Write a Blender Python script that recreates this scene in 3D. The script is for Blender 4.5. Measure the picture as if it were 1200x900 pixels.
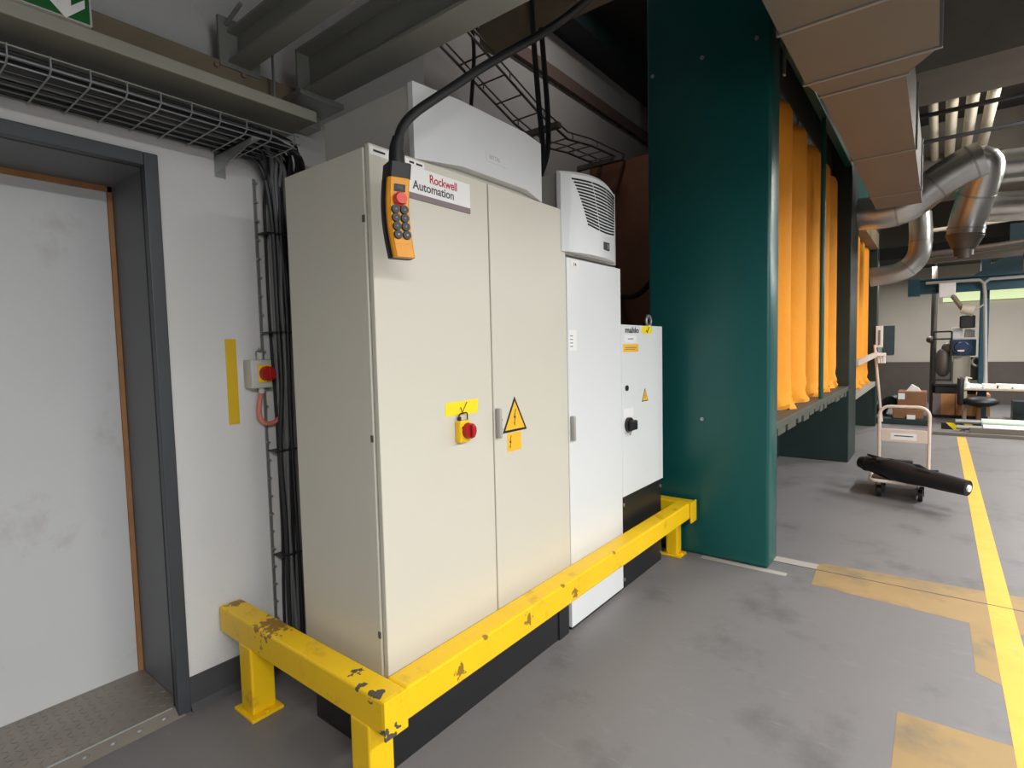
import bpy, bmesh, math, random
from mathutils import Vector, Matrix
random.seed(7)
S = bpy.context.scene
for o in list(bpy.data.objects): bpy.data.objects.remove(o)
COL = S.collection

# ------------------------------------------------------------ camera
CAM = Vector((1.5, -1.172, 1.495)); FPX = 639.12
RT = Vector((0.78785815, 0.61543386, -0.02281894)); UP = Vector((-0.0201181, 0.06275175, 0.99782638))
FW = Vector((-0.61552807, 0.78568657, -0.06182083))
cd = bpy.data.cameras.new('camera'); cam = bpy.data.objects.new('camera', cd); COL.objects.link(cam)
cd.sensor_width = 36; cd.lens = 36 * FPX / 1200; cd.clip_start = .02; cd.clip_end = 200
M3 = Matrix((RT, UP, -FW)).transposed()
cam.matrix_world = Matrix.Translation(CAM) @ M3.to_4x4()
S.camera = cam
# ------------------------------------------------------------ world, lamps, exposure
W = bpy.data.worlds.new('world'); S.world = W; W.use_nodes = True
W.node_tree.nodes['Background'].inputs[0].default_value = (.85, .92, 1, 1)
W.node_tree.nodes['Background'].inputs[1].default_value = .02
S.view_settings.view_transform = 'Standard'; S.view_settings.look = 'None'
S.view_settings.gamma = 1; S.view_settings.use_curve_mapping = False
S.view_settings.exposure = 0.0
def lamp(name, loc, sx, sy, power, col=(1, .995, .975), rot=(0, 0, 0)):
    l = bpy.data.lights.new(name, 'AREA'); l.shape = 'RECTANGLE'; l.size = sx; l.size_y = sy
    l.energy = power; l.color = col
    o = bpy.data.objects.new(name, l); COL.objects.link(o); o.location = loc; o.rotation_euler = rot
    return o
for y, pw in ((-2.1, 185), (.4, 150), (3.4, 130), (6.2, 110)):
    lamp('ceiling_lamp', (3.3, y, 2.75), .35, 1.6, pw)
lamp('recess_lamp', (-.9, 3.4, 5.15), .3, 1.4, 13)  # added unseen fill light that lifts the dark recess
lamp('service_lamp', (3.2, 8.4, 4.2), 1.6, .4, 90, (1, .97, .9), (0, math.radians(75), 0))  # added sideways fill, out of view, brightens ducts and ceiling pipes
for y in (9.5, 12.6):
    lamp('ceiling_lamp', (3.6, y, 2.95), .35, 1.6, 120)
lamp('ceiling_lamp', (1.3, 13.0, 2.95), .3, 1.2, 70)
# daylight from the window band in the wall behind the photographer's right shoulder
lamp('window_daylight', (6.9, -1.5, 1.7), 6.0, 1.8, 110, (.93, .97, 1), (0, math.radians(90), 0))

# ------------------------------------------------------------ helpers
def ray(px, py): return FW + RT * ((px - 600) / FPX) - UP * ((py - 450) / FPX)
def at(axis, val, px, py):
    d = ray(px, py); t = (val - CAM[axis]) / d[axis]; return CAM + d * t
def fx(x, px, py): return at(0, x, px, py)
def fy(y, px, py): return at(1, y, px, py)
def fz(z, px, py): return at(2, z, px, py)

class MB:
    """collects solids in world coordinates, links them as one mesh object"""
    def __init__(s): s.bm = bmesh.new()
    def _merge(s, b2):
        me = bpy.data.meshes.new('tmp'); b2.to_mesh(me); b2.free(); s.bm.from_mesh(me); bpy.data.meshes.remove(me)
    def box(s, a, b, bev=0, m=None, seg=2):
        b2 = bmesh.new(); a = Vector(a); b = Vector(b)
        lo = Vector([min(a[i], b[i]) for i in range(3)]); hi = Vector([max(a[i], b[i]) for i in range(3)])
        bmesh.ops.create_cube(b2, size=1)
        for v in b2.verts: v.co = Vector([lo[i] + (v.co[i] + .5) * (hi[i] - lo[i]) for i in range(3)])
        if bev: bmesh.ops.bevel(b2, geom=list(b2.edges), offset=bev, segments=seg, affect='EDGES', profile=.5)
        if m: bmesh.ops.transform(b2, matrix=m, verts=b2.verts)
        s._merge(b2); return s
    def cyl(s, p, q, r, r2=None, n=20, caps=True):
        p = Vector(p); q = Vector(q); d = q - p; b2 = bmesh.new()
        bmesh.ops.create_cone(b2, cap_ends=caps, segments=n, radius1=r, radius2=r if r2 is None else r2, depth=d.length)
        m = Matrix.Translation((p + q) / 2) @ d.to_track_quat('Z', 'Y').to_matrix().to_4x4()
        bmesh.ops.transform(b2, matrix=m, verts=b2.verts); s._merge(b2); return s
    def tube(s, pts, r, n=10, closed=False, sq=None):
        pts = [Vector(p) for p in pts]; N = len(pts); rings = []; bm = s.bm; up = None
        for i, p in enumerate(pts):
            if closed: t = pts[(i + 1) % N] - pts[i - 1]
            else: t = pts[min(i + 1, N - 1)] - pts[max(i - 1, 0)]
            t.normalize()
            if up is None: up = t.orthogonal().normalized()
            up = (up - t * up.dot(t)).normalized(); w = t.cross(up)
            rr = r[i] if isinstance(r, (list, tuple)) else r
            rings.append([bm.verts.new(p + (up * math.cos(2 * math.pi * k / n) + w * math.sin(2 * math.pi * k / n)) * rr) for k in range(n)])
        for i in range(N if closed else N - 1):
            a = rings[i]; b = rings[(i + 1) % N]
            for k in range(n): bm.faces.new((a[k], a[(k + 1) % n], b[(k + 1) % n], b[k]))
        if not closed: bm.faces.new(rings[0][::-1]); bm.faces.new(rings[-1])
        return s
    def prism(s, pts, d, bev=0):
        b2 = bmesh.new(); d = Vector(d); a = [b2.verts.new(Vector(p)) for p in pts]; b = [b2.verts.new(Vector(p) + d) for p in pts]
        n = len(a); b2.faces.new(a[::-1]); b2.faces.new(b)
        for i in range(n): b2.faces.new((a[i], a[(i + 1) % n], b[(i + 1) % n], b[i]))
        bmesh.ops.recalc_face_normals(b2, faces=b2.faces)
        if bev: bmesh.ops.bevel(b2, geom=list(b2.edges), offset=bev, segments=2, affect='EDGES', profile=.5)
        s._merge(b2); return s
    def sphere(s, c, r, sc=(1, 1, 1), n=16):
        b2 = bmesh.new(); bmesh.ops.create_uvsphere(b2, u_segments=n, v_segments=n // 2 + 2, radius=r)
        for v in b2.verts: v.co = Vector((v.co.x * sc[0], v.co.y * sc[1], v.co.z * sc[2])) + Vector(c)
        s._merge(b2); return s
    def loft(s, rings, caps=True):
        R = [[s.bm.verts.new(Vector(p)) for p in r] for r in rings]; n = len(R[0])
        for i in range(len(R) - 1):
            for k in range(n): s.bm.faces.new((R[i][k], R[i][(k + 1) % n], R[i + 1][(k + 1) % n], R[i + 1][k]))
        if caps: s.bm.faces.new(R[0][::-1]); s.bm.faces.new(R[-1])
        return s
    def build(s, name, mat, parent=None, smooth=False, m=None):
        if m is not None: bmesh.ops.transform(s.bm, matrix=m, verts=s.bm.verts)
        root = parent
        while root is not None and root.parent is not None: root = root.parent
        org = root.location.copy() if root is not None else Vector((0, 0, 0))
        bmesh.ops.recalc_face_normals(s.bm, faces=s.bm.faces)
        if root is None:
            lo = Vector([min(v.co[i] for v in s.bm.verts) for i in range(3)]); hi = Vector([max(v.co[i] for v in s.bm.verts) for i in range(3)])
            org = Vector(((lo.x + hi.x) / 2, (lo.y + hi.y) / 2, lo.z))
        bmesh.ops.translate(s.bm, vec=-org, verts=s.bm.verts)
        me = bpy.data.meshes.new(name); s.bm.to_mesh(me); s.bm.free()
        if smooth:
            for f in me.polygons: f.use_smooth = True
            me.set_sharp_from_angle(angle=math.radians(35))
        me.materials.append(mat)
        o = bpy.data.objects.new(name, me); COL.objects.link(o)
        if parent is not None: o.parent = parent
        else: o.location = org
        return o
def thing(name, loc, label, cat, group=None):
    o = bpy.data.objects.new(name, None); COL.objects.link(o); o.location = loc; o.empty_display_size = .1
    o['label'] = label; o['category'] = cat
    if group: o['group'] = group
    return o
def tag(o, label, cat, group=None):
    o['label'] = label; o['category'] = cat
    if group: o['group'] = group
    return o
def struct(o): o['kind'] = 'structure'; return o
def lab(o, l): o['label'] = l; return o
AX = Matrix(((0, 0, 1, 0), (1, 0, 0, 0), (0, 1, 0, 0), (0, 0, 0, 1)))     # text lying on an x = const face
def text(name, body, size, pos, mat, parent, bold=0, align='LEFT', m=AX, sx=1):
    cu = bpy.data.curves.new('tmp', 'FONT'); cu.body = body; cu.size = size; cu.offset = bold; cu.extrude = .0004; cu.align_x = align
    o = bpy.data.objects.new('tmp', cu); COL.objects.link(o)
    bpy.context.view_layer.update()
    me = bpy.data.meshes.new_from_object(o.evaluated_get(bpy.context.evaluated_depsgraph_get()))
    bpy.data.objects.remove(o)
    b = MB(); b.bm.from_mesh(me); bpy.data.meshes.remove(me)
    return b.build(name, mat, parent, m=Matrix.Translation(pos) @ m @ Matrix.Diagonal((sx, 1, 1, 1)))

# ------------------------------------------------------------ materials
def lin(c):
    return tuple((v / 255 / 12.92) if v / 255 <= .04045 else ((v / 255 + .055) / 1.055) ** 2.4 for v in c)
def mat(name, rgb, rough=.5, metal=0, var=.06, scale=6, bump=0, bscale=60, dirt=None, dirt_amt=0, dscale=3, spec=.5, stretch=(1, 1, 1), emit=0):
    m = bpy.data.materials.new(name); m.use_nodes = True; nt = m.node_tree; N = nt.nodes; L = nt.links
    P = N['Principled BSDF']; P.inputs['Roughness'].default_value = rough; P.inputs['Metallic'].default_value = metal
    P.inputs['Specular IOR Level'].default_value = spec
    tc = N.new('ShaderNodeTexCoord'); mp = N.new('ShaderNodeMapping'); mp.inputs['Scale'].default_value = stretch
    g = N.new('ShaderNodeNewGeometry'); L.new(g.outputs['Position'], mp.inputs['Vector'])
    n1 = N.new('ShaderNodeTexNoise'); n1.inputs['Scale'].default_value = scale; n1.inputs['Detail'].default_value = 6
    L.new(mp.outputs[0], n1.inputs['Vector'])
    c = lin(rgb)
    mx = N.new('ShaderNodeMix'); mx.data_type = 'RGBA'
    mx.inputs['A'].default_value = tuple(v * (1 - var * 2) for v in c) + (1,); mx.inputs['B'].default_value = tuple(min(1, v * (1 + var * 2)) for v in c) + (1,)
    L.new(n1.outputs['Fac'], mx.inputs['Factor']); out = mx.outputs['Result']
    if dirt is not None:
        n2 = N.new('ShaderNodeTexNoise'); n2.inputs['Scale'].default_value = dscale; n2.inputs['Detail'].default_value = 9; n2.inputs['Roughness'].default_value = .65
        L.new(mp.outputs[0], n2.inputs['Vector'])
        rp = N.new('ShaderNodeValToRGB'); rp.color_ramp.elements[0].position = .62 - dirt_amt * .3; rp.color_ramp.elements[1].position = .76 - dirt_amt * .2
        L.new(n2.outputs['Fac'], rp.inputs[0])
        m2 = N.new('ShaderNodeMix'); m2.data_type = 'RGBA'; m2.inputs['B'].default_value = lin(dirt) + (1,)
        L.new(rp.outputs[0], m2.inputs['Factor']); L.new(out, m2.inputs['A']); out = m2.outputs['Result']
    L.new(out, P.inputs['Base Color'])
    if bump:
        n3 = N.new('ShaderNodeTexNoise'); n3.inputs['Scale'].default_value = bscale; n3.inputs['Detail'].default_value = 4
        L.new(mp.outputs[0], n3.inputs['Vector'])
        b = N.new('ShaderNodeBump'); b.inputs['Strength'].default_value = bump; b.inputs['Distance'].default_value = .02
        L.new(n3.outputs['Fac'], b.inputs['Height']); L.new(b.outputs[0], P.inputs['Normal'])
    if emit:
        P.inputs['Emission Color'].default_value = c + (1,); P.inputs['Emission Strength'].default_value = emit
    m['out'] = 0
    return m
def hookcolor(m):   # returns node tree, principled, current colour socket
    nt = m.node_tree; P = nt.nodes['Principled BSDF']; return nt, P, P.inputs['Base Color'].links[0].from_socket
def chips(m, spots, col=(70, 66, 58)):
    """worn-through paint: ragged blots at fixed places"""
    nt, P, src = hookcolor(m); N = nt.nodes; L = nt.links
    g = N.new('ShaderNodeNewGeometry')
    no = N.new('ShaderNodeTexNoise'); no.inputs['Scale'].default_value = 45; no.inputs['Detail'].default_value = 5
    L.new(g.outputs['Position'], no.inputs['Vector'])
    tot = None
    for (p, r) in spots:
        d = N.new('ShaderNodeVectorMath'); d.operation = 'DISTANCE'; d.inputs[1].default_value = p; L.new(g.outputs['Position'], d.inputs[0])
        a = N.new('ShaderNodeMath'); a.operation = 'MULTIPLY_ADD'; a.inputs[1].default_value = -1 / r; a.inputs[2].default_value = .92; L.new(d.outputs['Value'], a.inputs[0])
        b = N.new('ShaderNodeMath'); b.operation = 'MULTIPLY_ADD'; b.inputs[1].default_value = 1.9; L.new(no.outputs['Fac'], b.inputs[0]); L.new(a.outputs[0], b.inputs[2])
        c = N.new('ShaderNodeMath'); c.operation = 'GREATER_THAN'; c.inputs[1].default_value = 1.42; L.new(b.outputs[0], c.inputs[0])
        if tot is None: tot = c.outputs[0]
        else:
            t = N.new('ShaderNodeMath'); t.operation = 'MAXIMUM'; L.new(tot, t.inputs[0]); L.new(c.outputs[0], t.inputs[1]); tot = t.outputs[0]
    mx = N.new('ShaderNodeMix'); mx.data_type = 'RGBA'; L.new(tot, mx.inputs['Factor']); L.new(src, mx.inputs['A']); mx.inputs['B'].default_value = lin(col) + (1,)
    L.new(mx.outputs['Result'], P.inputs['Base Color'])

M = {}
M['floor'] = mat('floor_concrete', (120, 117, 117), .55, var=.07, scale=1.3, bump=.05, bscale=30, dirt=(97, 94, 93), dirt_amt=.3, dscale=1.9, stretch=(1, .8, 1))
nt, P, src = hookcolor(M['floor']); N = nt.nodes; L = nt.links
g = N.new('ShaderNodeNewGeometry'); mp = N.new('ShaderNodeMapping'); mp.inputs['Scale'].default_value = (1.2, 4, 1); mp.inputs['Rotation'].default_value = (0, 0, .3)
L.new(g.outputs['Position'], mp.inputs[0]); n = N.new('ShaderNodeTexNoise'); n.inputs['Scale'].default_value = 3.5; n.inputs['Detail'].default_value = 10; n.inputs['Roughness'].default_value = .75
L.new(mp.outputs[0], n.inputs['Vector']); r = N.new('ShaderNodeValToRGB'); r.color_ramp.elements[0].position = .58; r.color_ramp.elements[1].position = .74
L.new(n.outputs['Fac'], r.inputs[0]); mx = N.new('ShaderNodeMix'); mx.data_type = 'RGBA'; mx.inputs['B'].default_value = lin((145, 142, 140)) + (1,)
ml = N.new('ShaderNodeMath'); ml.operation = 'MULTIPLY'; ml.inputs[1].default_value = .55; L.new(r.outputs[0], ml.inputs[0])
L.new(ml.outputs[0], mx.inputs['Factor']); L.new(src, mx.inputs['A']); L.new(mx.outputs['Result'], P.inputs['Base Color'])
M['wall'] = mat('white_wall_paint', (212, 211, 210), .8, var=.03, scale=2, bump=.12, bscale=90, dirt=(178, 176, 174), dirt_amt=.05, dscale=2.5)
M['dark_wall'] = mat('dim_wall_paint', (176, 170, 166), .9, var=.08, scale=1.5)
M['brown_wall'] = mat('rust_brown_wall', (104, 64, 42), .8, var=.2, scale=3)
M['farwall'] = mat('far_wall_paint', (190, 182, 170), .85, var=.06, scale=1.2)
M['dim_wall'] = mat('grubby_wall', (120, 116, 112), .9, var=.05, scale=1)  # unseen walls coloured dark to cut their bounced light
M['railbrown'] = mat('dull_brown_rail', (110, 88, 80), .8)  # shadow tone for the band under the recess wall beam
M['ceiling'] = mat('sooty_ceiling', (52, 49, 46), .95, var=.2, scale=2)  # plain dark concrete tone
M['concrete'] = mat('beam_concrete', (118, 112, 104), .9, var=.12, scale=3, bump=.1)
M['skirt'] = mat('skirting_dark_grey', (62, 63, 66), .6, var=.1)
M['frame'] = mat('door_frame_anthracite', (62, 67, 72), .45, var=.04)
M['jamb'] = mat('jamb_grey', (104, 106, 110), .5, var=.04, scale=4)
M['gasket'] = mat('black_gasket', (22, 23, 25), .6)
M['leaf'] = mat('door_leaf_white', (206, 207, 208), .6, var=.03, scale=2, dirt=(188, 184, 182), dirt_amt=.04)
M['orange_seal'] = mat('rusty_orange_seal', (166, 118, 74), .7, var=.15, scale=20)
M['plate'] = mat('checker_plate', (150, 142, 132), .42, .45, var=.1, scale=8)
M['ledge'] = mat('ledge_pale_paint', (158, 156, 142), .7, var=.06)
M['tan'] = mat('tan_plank', (140, 126, 104), .8, var=.1, scale=8)
M['galv'] = mat('galvanised_steel', (168, 170, 170), .38, .75, var=.06, scale=14)
M['steelgrey'] = mat('grey_painted_steel', (136, 137, 130), .6, var=.05, scale=3)
M['beige'] = mat('cabinet_beige', (211, 207, 193), .42, var=.012, scale=3, bump=.03, bscale=350)
M['white'] = mat('cabinet_white', (226, 229, 230), .38, var=.01, scale=3)
M['cooler'] = mat('cooler_light_grey', (214, 216, 218), .38, var=.01)
M['coolside'] = mat('cooler_side_grey', (184, 182, 176), .5, var=.02)
M['edge'] = mat('grey_gap', (92, 92, 86), .6)
M['black'] = mat('black_paint', (30, 30, 33), .38, var=.12, scale=4)
M['blackp'] = mat('black_plastic', (26, 26, 28), .45)
M['rubber'] = mat('black_rubber', (22, 23, 26), .5, var=.1)
M['cable'] = mat('dark_cable', (38, 39, 43), .45, var=.1)
M['cable_g'] = mat('grey_cable', (120, 120, 122), .5)
M['yellow'] = mat('rail_yellow', (250, 200, 14), .42, var=.05, scale=5, bump=.05, bscale=120, dirt=(196, 146, 20), dirt_amt=.12, dscale=6)
chips(M['yellow'], [((.155, .20, .34), .05), ((.155, .62, .36), .05), ((.155, .35, .405), .03), ((.155, .9, .405), .03), ((.155, 1.4, .405), .03), ((-.60, -.07, .405), .16), ((-.93, -.09, .405), .08), ((.155, 1.0, .33), .05)], (150, 112, 34))
chips(M['yellow'], [((.02, -.13, .41), .04), ((.10, -.13, .405), .05), ((.155, -.13, .28), .07), ((-.06, -.09, .405), .045)], (84, 78, 68))
M['line'] = mat('line_yellow', (226, 178, 66), .6, var=.1, scale=5, dirt=(196, 158, 80), dirt_amt=.15, dscale=5)
M['tanmark'] = mat('faded_tan_paint', (160, 132, 88), .65, var=.12, scale=3, dirt=(124, 110, 88), dirt_amt=.4, dscale=2.5)
M['joint'] = mat('floor_joint_filler', (172, 164, 156), .8, var=.1)
M['crack'] = mat('joint_shadow_line', (96, 84, 74), .8)  # dark tone of the floor joint itself
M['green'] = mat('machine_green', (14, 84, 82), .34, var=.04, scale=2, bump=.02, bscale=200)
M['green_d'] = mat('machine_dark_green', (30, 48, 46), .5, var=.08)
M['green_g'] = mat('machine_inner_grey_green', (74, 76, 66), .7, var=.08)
M['orange'] = mat('orange_fabric', (250, 160, 42), .85, var=.07, scale=3, bump=.2, bscale=25)
M['duct'] = mat('duct_grey_sheet', (128, 120, 108), .5, .2, var=.04, scale=1.5)
M['pipe'] = mat('ceiling_pipe_cream', (212, 204, 184), .6, var=.05)
M['tape'] = mat('tape_yellow', (252, 226, 20), .6, var=.03)
M['strip'] = mat('strip_yellow', (216, 176, 22), .55, var=.03)
M['warn'] = mat('warning_yellow', (250, 190, 40), .5, var=.03)
M['red'] = mat('switch_red', (176, 24, 28), .4)
M['redtxt'] = mat('sign_red', (188, 28, 48), .6)
M['greytxt'] = mat('sign_grey', (84, 82, 86), .6)
M['mauve'] = mat('sign_mauve_grey', (136, 120, 124), .6)
M['signwhite'] = mat('sign_white', (242, 241, 240), .5, var=.005)
M['handle'] = mat('handle_grey', (172, 170, 166), .45)
M['pend'] = mat('pendant_orange', (238, 160, 30), .45, var=.05, scale=20)
M['estop'] = mat('emergency_red', (226, 66, 48), .4)
M['pink'] = mat('salmon_cable', (216, 128, 110), .5)
M['boxgrey'] = mat('switch_box_grey', (196, 196, 190), .5)
M['exit'] = mat('exit_sign_green', (0, 96, 34), .5, var=.02)
M['trolley'] = mat('trolley_cream', (222, 206, 192), .45)
M['card'] = mat('cardboard_brown', (134, 94, 66), .85, var=.08)
M['wood'] = mat('light_wood', (210, 152, 98), .6, var=.08, scale=5, stretch=(4, 4, .6))
M['dado'] = mat('wall_dado_dark', (88, 80, 74), .8, var=.08)
M['jib'] = mat('crane_petrol_blue', (16, 70, 88), .45, var=.06)
M['paper'] = mat('white_paper', (240, 238, 234), .8, var=.01)
M['bluegrey'] = mat('motor_blue', (24, 50, 92), .4)
M['mach'] = mat('machine_pale_grey', (170, 164, 150), .6)
M['greenroll'] = mat('roller_pale_green', (206, 226, 208), .35)
M['window'] = mat('daylight_window', (204, 218, 168), .5, emit=.75)
M['darkglass'] = mat('dark_panel', (56, 72, 72), .5, var=.1)
M['table'] = mat('table_top_beige', (190, 178, 156), .6)
M['mesh'] = mat('dull_steel_wire', (104, 98, 92), .5, .5)

# ============================================================ SETTING
XW = -.98; YR = 1.2; XB = -1.9
struct(MB().box((-6, -6, -.15), (9, 17, 0)).build('floor', M['floor']))
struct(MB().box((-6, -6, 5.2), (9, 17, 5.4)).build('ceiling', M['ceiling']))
w = MB()
w.box((XW - .45, -.285, 0), (XW, YR, 5.2)); w.box((XW - .45, -1.45, 2.28), (XW, -.285, 5.2)); w.box((XW - .45, -6, 0), (XW, -1.45, 5.2))
w.box((XW - .6, -1.7, 0), (XW - .5, -.1, 2.6))
struct(w.build('wall_left', M['wall']))
struct(MB().box((XB - .2, YR, 0), (XB, 17, 5.2)).build('wall_back', M['dark_wall']))
struct(MB().box((XB, 4.8, 0), (-.25, 5.0, 3.68)).build('wall_end', M['brown_wall']))
fw = MB(); fw.box((-6, 15.5, .98), (9, 15.7, 5.2)); struct(fw.build('wall_far', M['farwall']))
struct(MB().box((-6, 15.47, 0), (9, 15.7, .98)).build('trim_1', M['dado']))
rw = MB(); rw.box((7.2, -6, 0), (7.4, 17, .8)); rw.box((7.2, -6, 2.7), (7.4, 17, 5.2)); rw.box((7.2, 1.8, .8), (7.4, 17, 2.7)); rw.box((7.2, -6, .8), (7.4, -4.8, 2.7))
struct(rw.build('wall_right', M['dim_wall']))
struct(MB().box((-6, -6.2, 0), (9, -6, 5.2)).build('wall_near', M['dim_wall']))
# baseboard beside the door
b = MB(); b.prism([(XW, -.28, 0), (XW + .035, -.28, 0), (XW + .018, -.28, .03), (XW + .01, -.28, .14), (XW, -.28, .14)], (0, YR + .26, 0)); struct(b.build('baseboard_left', M['skirt']))
# concrete ledge over the door
b = MB(); b.box((XW, -4, 2.525), (-.70, .275, 2.572), .004); struct(b.build('trim_2', M['ledge']))
b = MB(); b.box((XW, -4, 2.572), (-.86, .30, 2.72), .004)
for (px, py) in ((253, 76), (285, 89)):
    p = fx(-.86, px, py); b.cyl((-.87, p.y, p.z), (-.848, p.y, p.z), .011, n=6)
struct(b.build('trim_3', M['tan']))
# door
d = bpy.data.objects.new('door_1', None); COL.objects.link(d); d.location = (-1.43, -.85, 0); struct(d)
MB().box((-1.475, -1.45, .02), (-1.435, -.322, 2.245), .003).build('door_leaf', M['leaf'], d)
f = MB(); f.box((-1.45, -.302, .0), (-.985, -.284, 2.30)); f.box((-1.45, -1.45, 2.262), (-.985, -.30, 2.285)); f.build('jamb', M['jamb'], d)
f = MB(); f.box((-1.0, -.328, 0), (-.962, -.278, 2.302), .004); f.box((-1.0, -1.45, 2.25), (-.962, -.328, 2.302), .004); f.build('architrave', M['frame'], d)
f = MB(); f.box((-1.012, -.328, 0), (-1.0, -.30, 2.262), .002); f.box((-1.012, -1.45, 2.25), (-1.0, -.30, 2.262), .002); f.build('gasket', M['gasket'], d)
f = MB(); f.box((-1.45, -.322, .03), (-1.425, -.304, 2.262)); f.box((-1.445, -1.45, 2.238), (-1.425, -.302, 2.262)); f.build('seal', M['orange_seal'], d)
# checker plate sill
sp = thing('sill_plate', (-1.2, -.9, 0), 'worn steel checker plate on the floor of the door recess', 'sill plate')
p = MB(); p.prism([(-1.47, -1.6, 0), (-1.0, -1.6, 0), (-.955, -1.6, 0), (-1.0, -1.6, .032), (-1.47, -1.6, .032)], (0, 1.296, 0)); p.build('plate', M['plate'], sp)
p = MB(); k = 0
for i in range(13):
    for j in range(36):
        x = -1.45 + i * .036; y = -1.58 + j * .036
        if y > -.32: continue
        a = math.radians(45 if (i + j) % 2 else -45)
        ca, sa = math.cos(a), math.sin(a); q = []
        for (u, v) in ((-.013, 0), (0, .004), (.013, 0), (0, -.004)): q.append((x + u * ca - v * sa, y + u * sa + v * ca, .0315))
        p.prism(q, (0, 0, .0022))
p.build('lozenges', M['plate'], sp)
p = MB()
for j in range(14):
    y = -1.52 + j * .088
    p.sphere((-.977, y, .017), .012, (.6, 1.1, .6), 8)
p.tube([(-1.0, -1.6, .033), (-1.0, -.34, .033)], .004, 6); lab(p.build('nosing', M['galv'], sp), 'bright bent nosing edge with studs')

# floor markings
tag(MB().box((1.745, -4, 0), (1.852, 9.63, .0012)).build('floor_line', M['line']), 'long yellow line painted along the floor of the aisle', 'floor marking')
mk = MB(); mk.prism([(.905, 2.56, 0), (1.656, 2.50, 0), (1.66, 1.96, 0), (1.745, 1.90, 0), (1.745, 3.03, 0), (.915, 2.97, 0), (.885, 2.9, 0)], (0, 0, .0008))
mk.prism([(1.853, 2.50, 0), (3.2, 2.50, 0), (3.2, 3.12, 0), (1.853, 3.04, 0)], (0, 0, .0008))
tag(mk.build('floor_patch', M['tanmark']), 'faded tan stripe with a short leg, crossing under the yellow line', 'floor marking')
mk = MB(); mk.prism([(1.396, 1.44, 0), (1.399, .4, 0), (1.745, .4, 0), (1.745, 1.45, 0)], (0, 0, .0008))
tag(mk.build('floor_patch', M['tanmark']), 'faded tan patch at the bottom right beside the yellow line', 'floor marking')
mk = MB(); mk.box((.62, 2.83, 0), (.895, 2.93, .0006)); mk.box((.2, 2.60, 0), (.75, 2.655, .0006)); tag(mk.build('floor_joint', M['joint']), 'pale floor joint filler at the foot of the green machine', 'floor joint')
mk = MB(); mk.box((.62, 2.822, 0), (5, 2.832, .0016)); tag(mk.build('joint_line', M['crack']), 'thin dark joint line running through the tan stripe', 'floor joint')

# ============================================================ GUARD RAIL
gr = thing('guard_rail', (-.1, .9, 0), 'yellow scuffed steel guard rail around the electrical cabinets', 'guard rail')
Y = M['yellow']
b = MB(); b.box((.055, -.05, .293), (.155, 2.52, .405), .008); b.build('front_beam', Y, gr)
b = MB(); b.box((-.965, -.145, .29), (.155, -.05, .405), .008); b.build('side_beam', Y, gr)
b = MB(); b.box((.152, -.145, .275), (.160, -.05, .405), .003); b.build('end_plate', Y, gr)
b = MB(); b.box((-.62, 2.52, .293), (.162, 2.615, .405), .007); b.box((.158, 2.515, .262), (.168, 2.62, .41), .003); b.build('far_beam', Y, gr)
def post(x, y, s=.05):
    b = MB(); b.box((x - s, y - s, .012), (x + s, y + s, .30), .008); o = b.build('post', Y, gr)
    b = MB(); b.box((x - s - .03, y - s - .018, 0), (x + s + .03, y + s + .018, .013), .003); 
    for sx in (-1, 1): b.cyl((x + sx * (s + .017), y, .01), (x + sx * (s + .017), y, .024), .009, n=6)
    b.build('base_plate', Y, o)
post(-.745, -.098); post(.03, -.098); post(.02, 2.565, .042)

# ============================================================ CABINETS
def dx(m, y0, z0, y1, z1, x=0, t=.0012): return m.box((x, y0, z0), (x + t, y1, z1))
def bolt(mb, y, z, x=0, s=1, t=.0016):
    P_ = [(.15, 1), (-.45, -.08), (-.02, -.02), (-.28, -.62), (-.42, -.55), (-.2, -1), (.0, -.55), (-.13, -.6), (.32, .2), (-.1, .12), (.35, 1)]
    mb.prism([(x, y + u * s * .6, z + v * s) for u, v in P_], (t, 0, 0))
def handle(parent, y, z, x=0, h=.13, ww=.035):
    b = MB(); b.box((x, y, z - h / 2), (x + .028, y + ww * .55, z + h / 2), .006); b.box((x, y + ww * .5, z - h / 2 + .004), (x + .014, y + ww, z + h / 2 - .004), .004)
    o = b.build('handle', M['handle'], parent, True)
    for dz in (-.028, .012):
        b = MB(); b.cyl((x + .0135, y + ww * .76, z + dz), (x + .0165, y + ww * .76, z + dz), .006, n=12); b.build('lock', M['blackp'], parent)
    return o
# --- large beige cabinet
c = thing('electrical_cabinet', (-.25, .6, 0), 'large beige two-door electrical cabinet with a red isolator switch', 'cabinet')
MB().box((-.52, .0, .2), (-.03, 1.205, 2.185), .004).build('body', M['beige'], c)
MB().box((-.05, .012, .21), (-.02, 1.195, 2.175)).build('gap', M['edge'], c)
p = MB(); p.box((-.5, .02, 0), (-.012, 1.185, .2), .004); p.box((-.015, 1.10, 0), (-.006, 1.19, .2)); p.build('plinth', M['black'], c)
d1 = MB().box((-.022, .003, .212), (0, .604, 2.192), .003).build('door', M['beige'], c)
d2 = MB().box((-.022, .612, .212), (0, 1.206, 2.192), .003).build('door', M['beige'], c)
t = MB(); dx(t, .505, 1.235, .505, 1.235); t = MB(); t.prism([(0, .318, 1.243), (0, .506, 1.240), (0, .512, 1.298), (0, .322, 1.296)], (.0012, 0, 0)); lab(t.build('tape', M['tape'], d1), 'bright yellow tape with a hand-drawn tick')
t = MB(); t.tube([(.0016, .405, 1.272), (.0016, .413, 1.248), (.0016, .442, 1.291)], .0022, 6); t.build('tick_mark', M['black'], d1)
s = MB(); s.box((0, .37, 1.135), (.03, .432, 1.222), .006); sw = s.build('isolator_plate', M['yellow'], d1)
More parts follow.
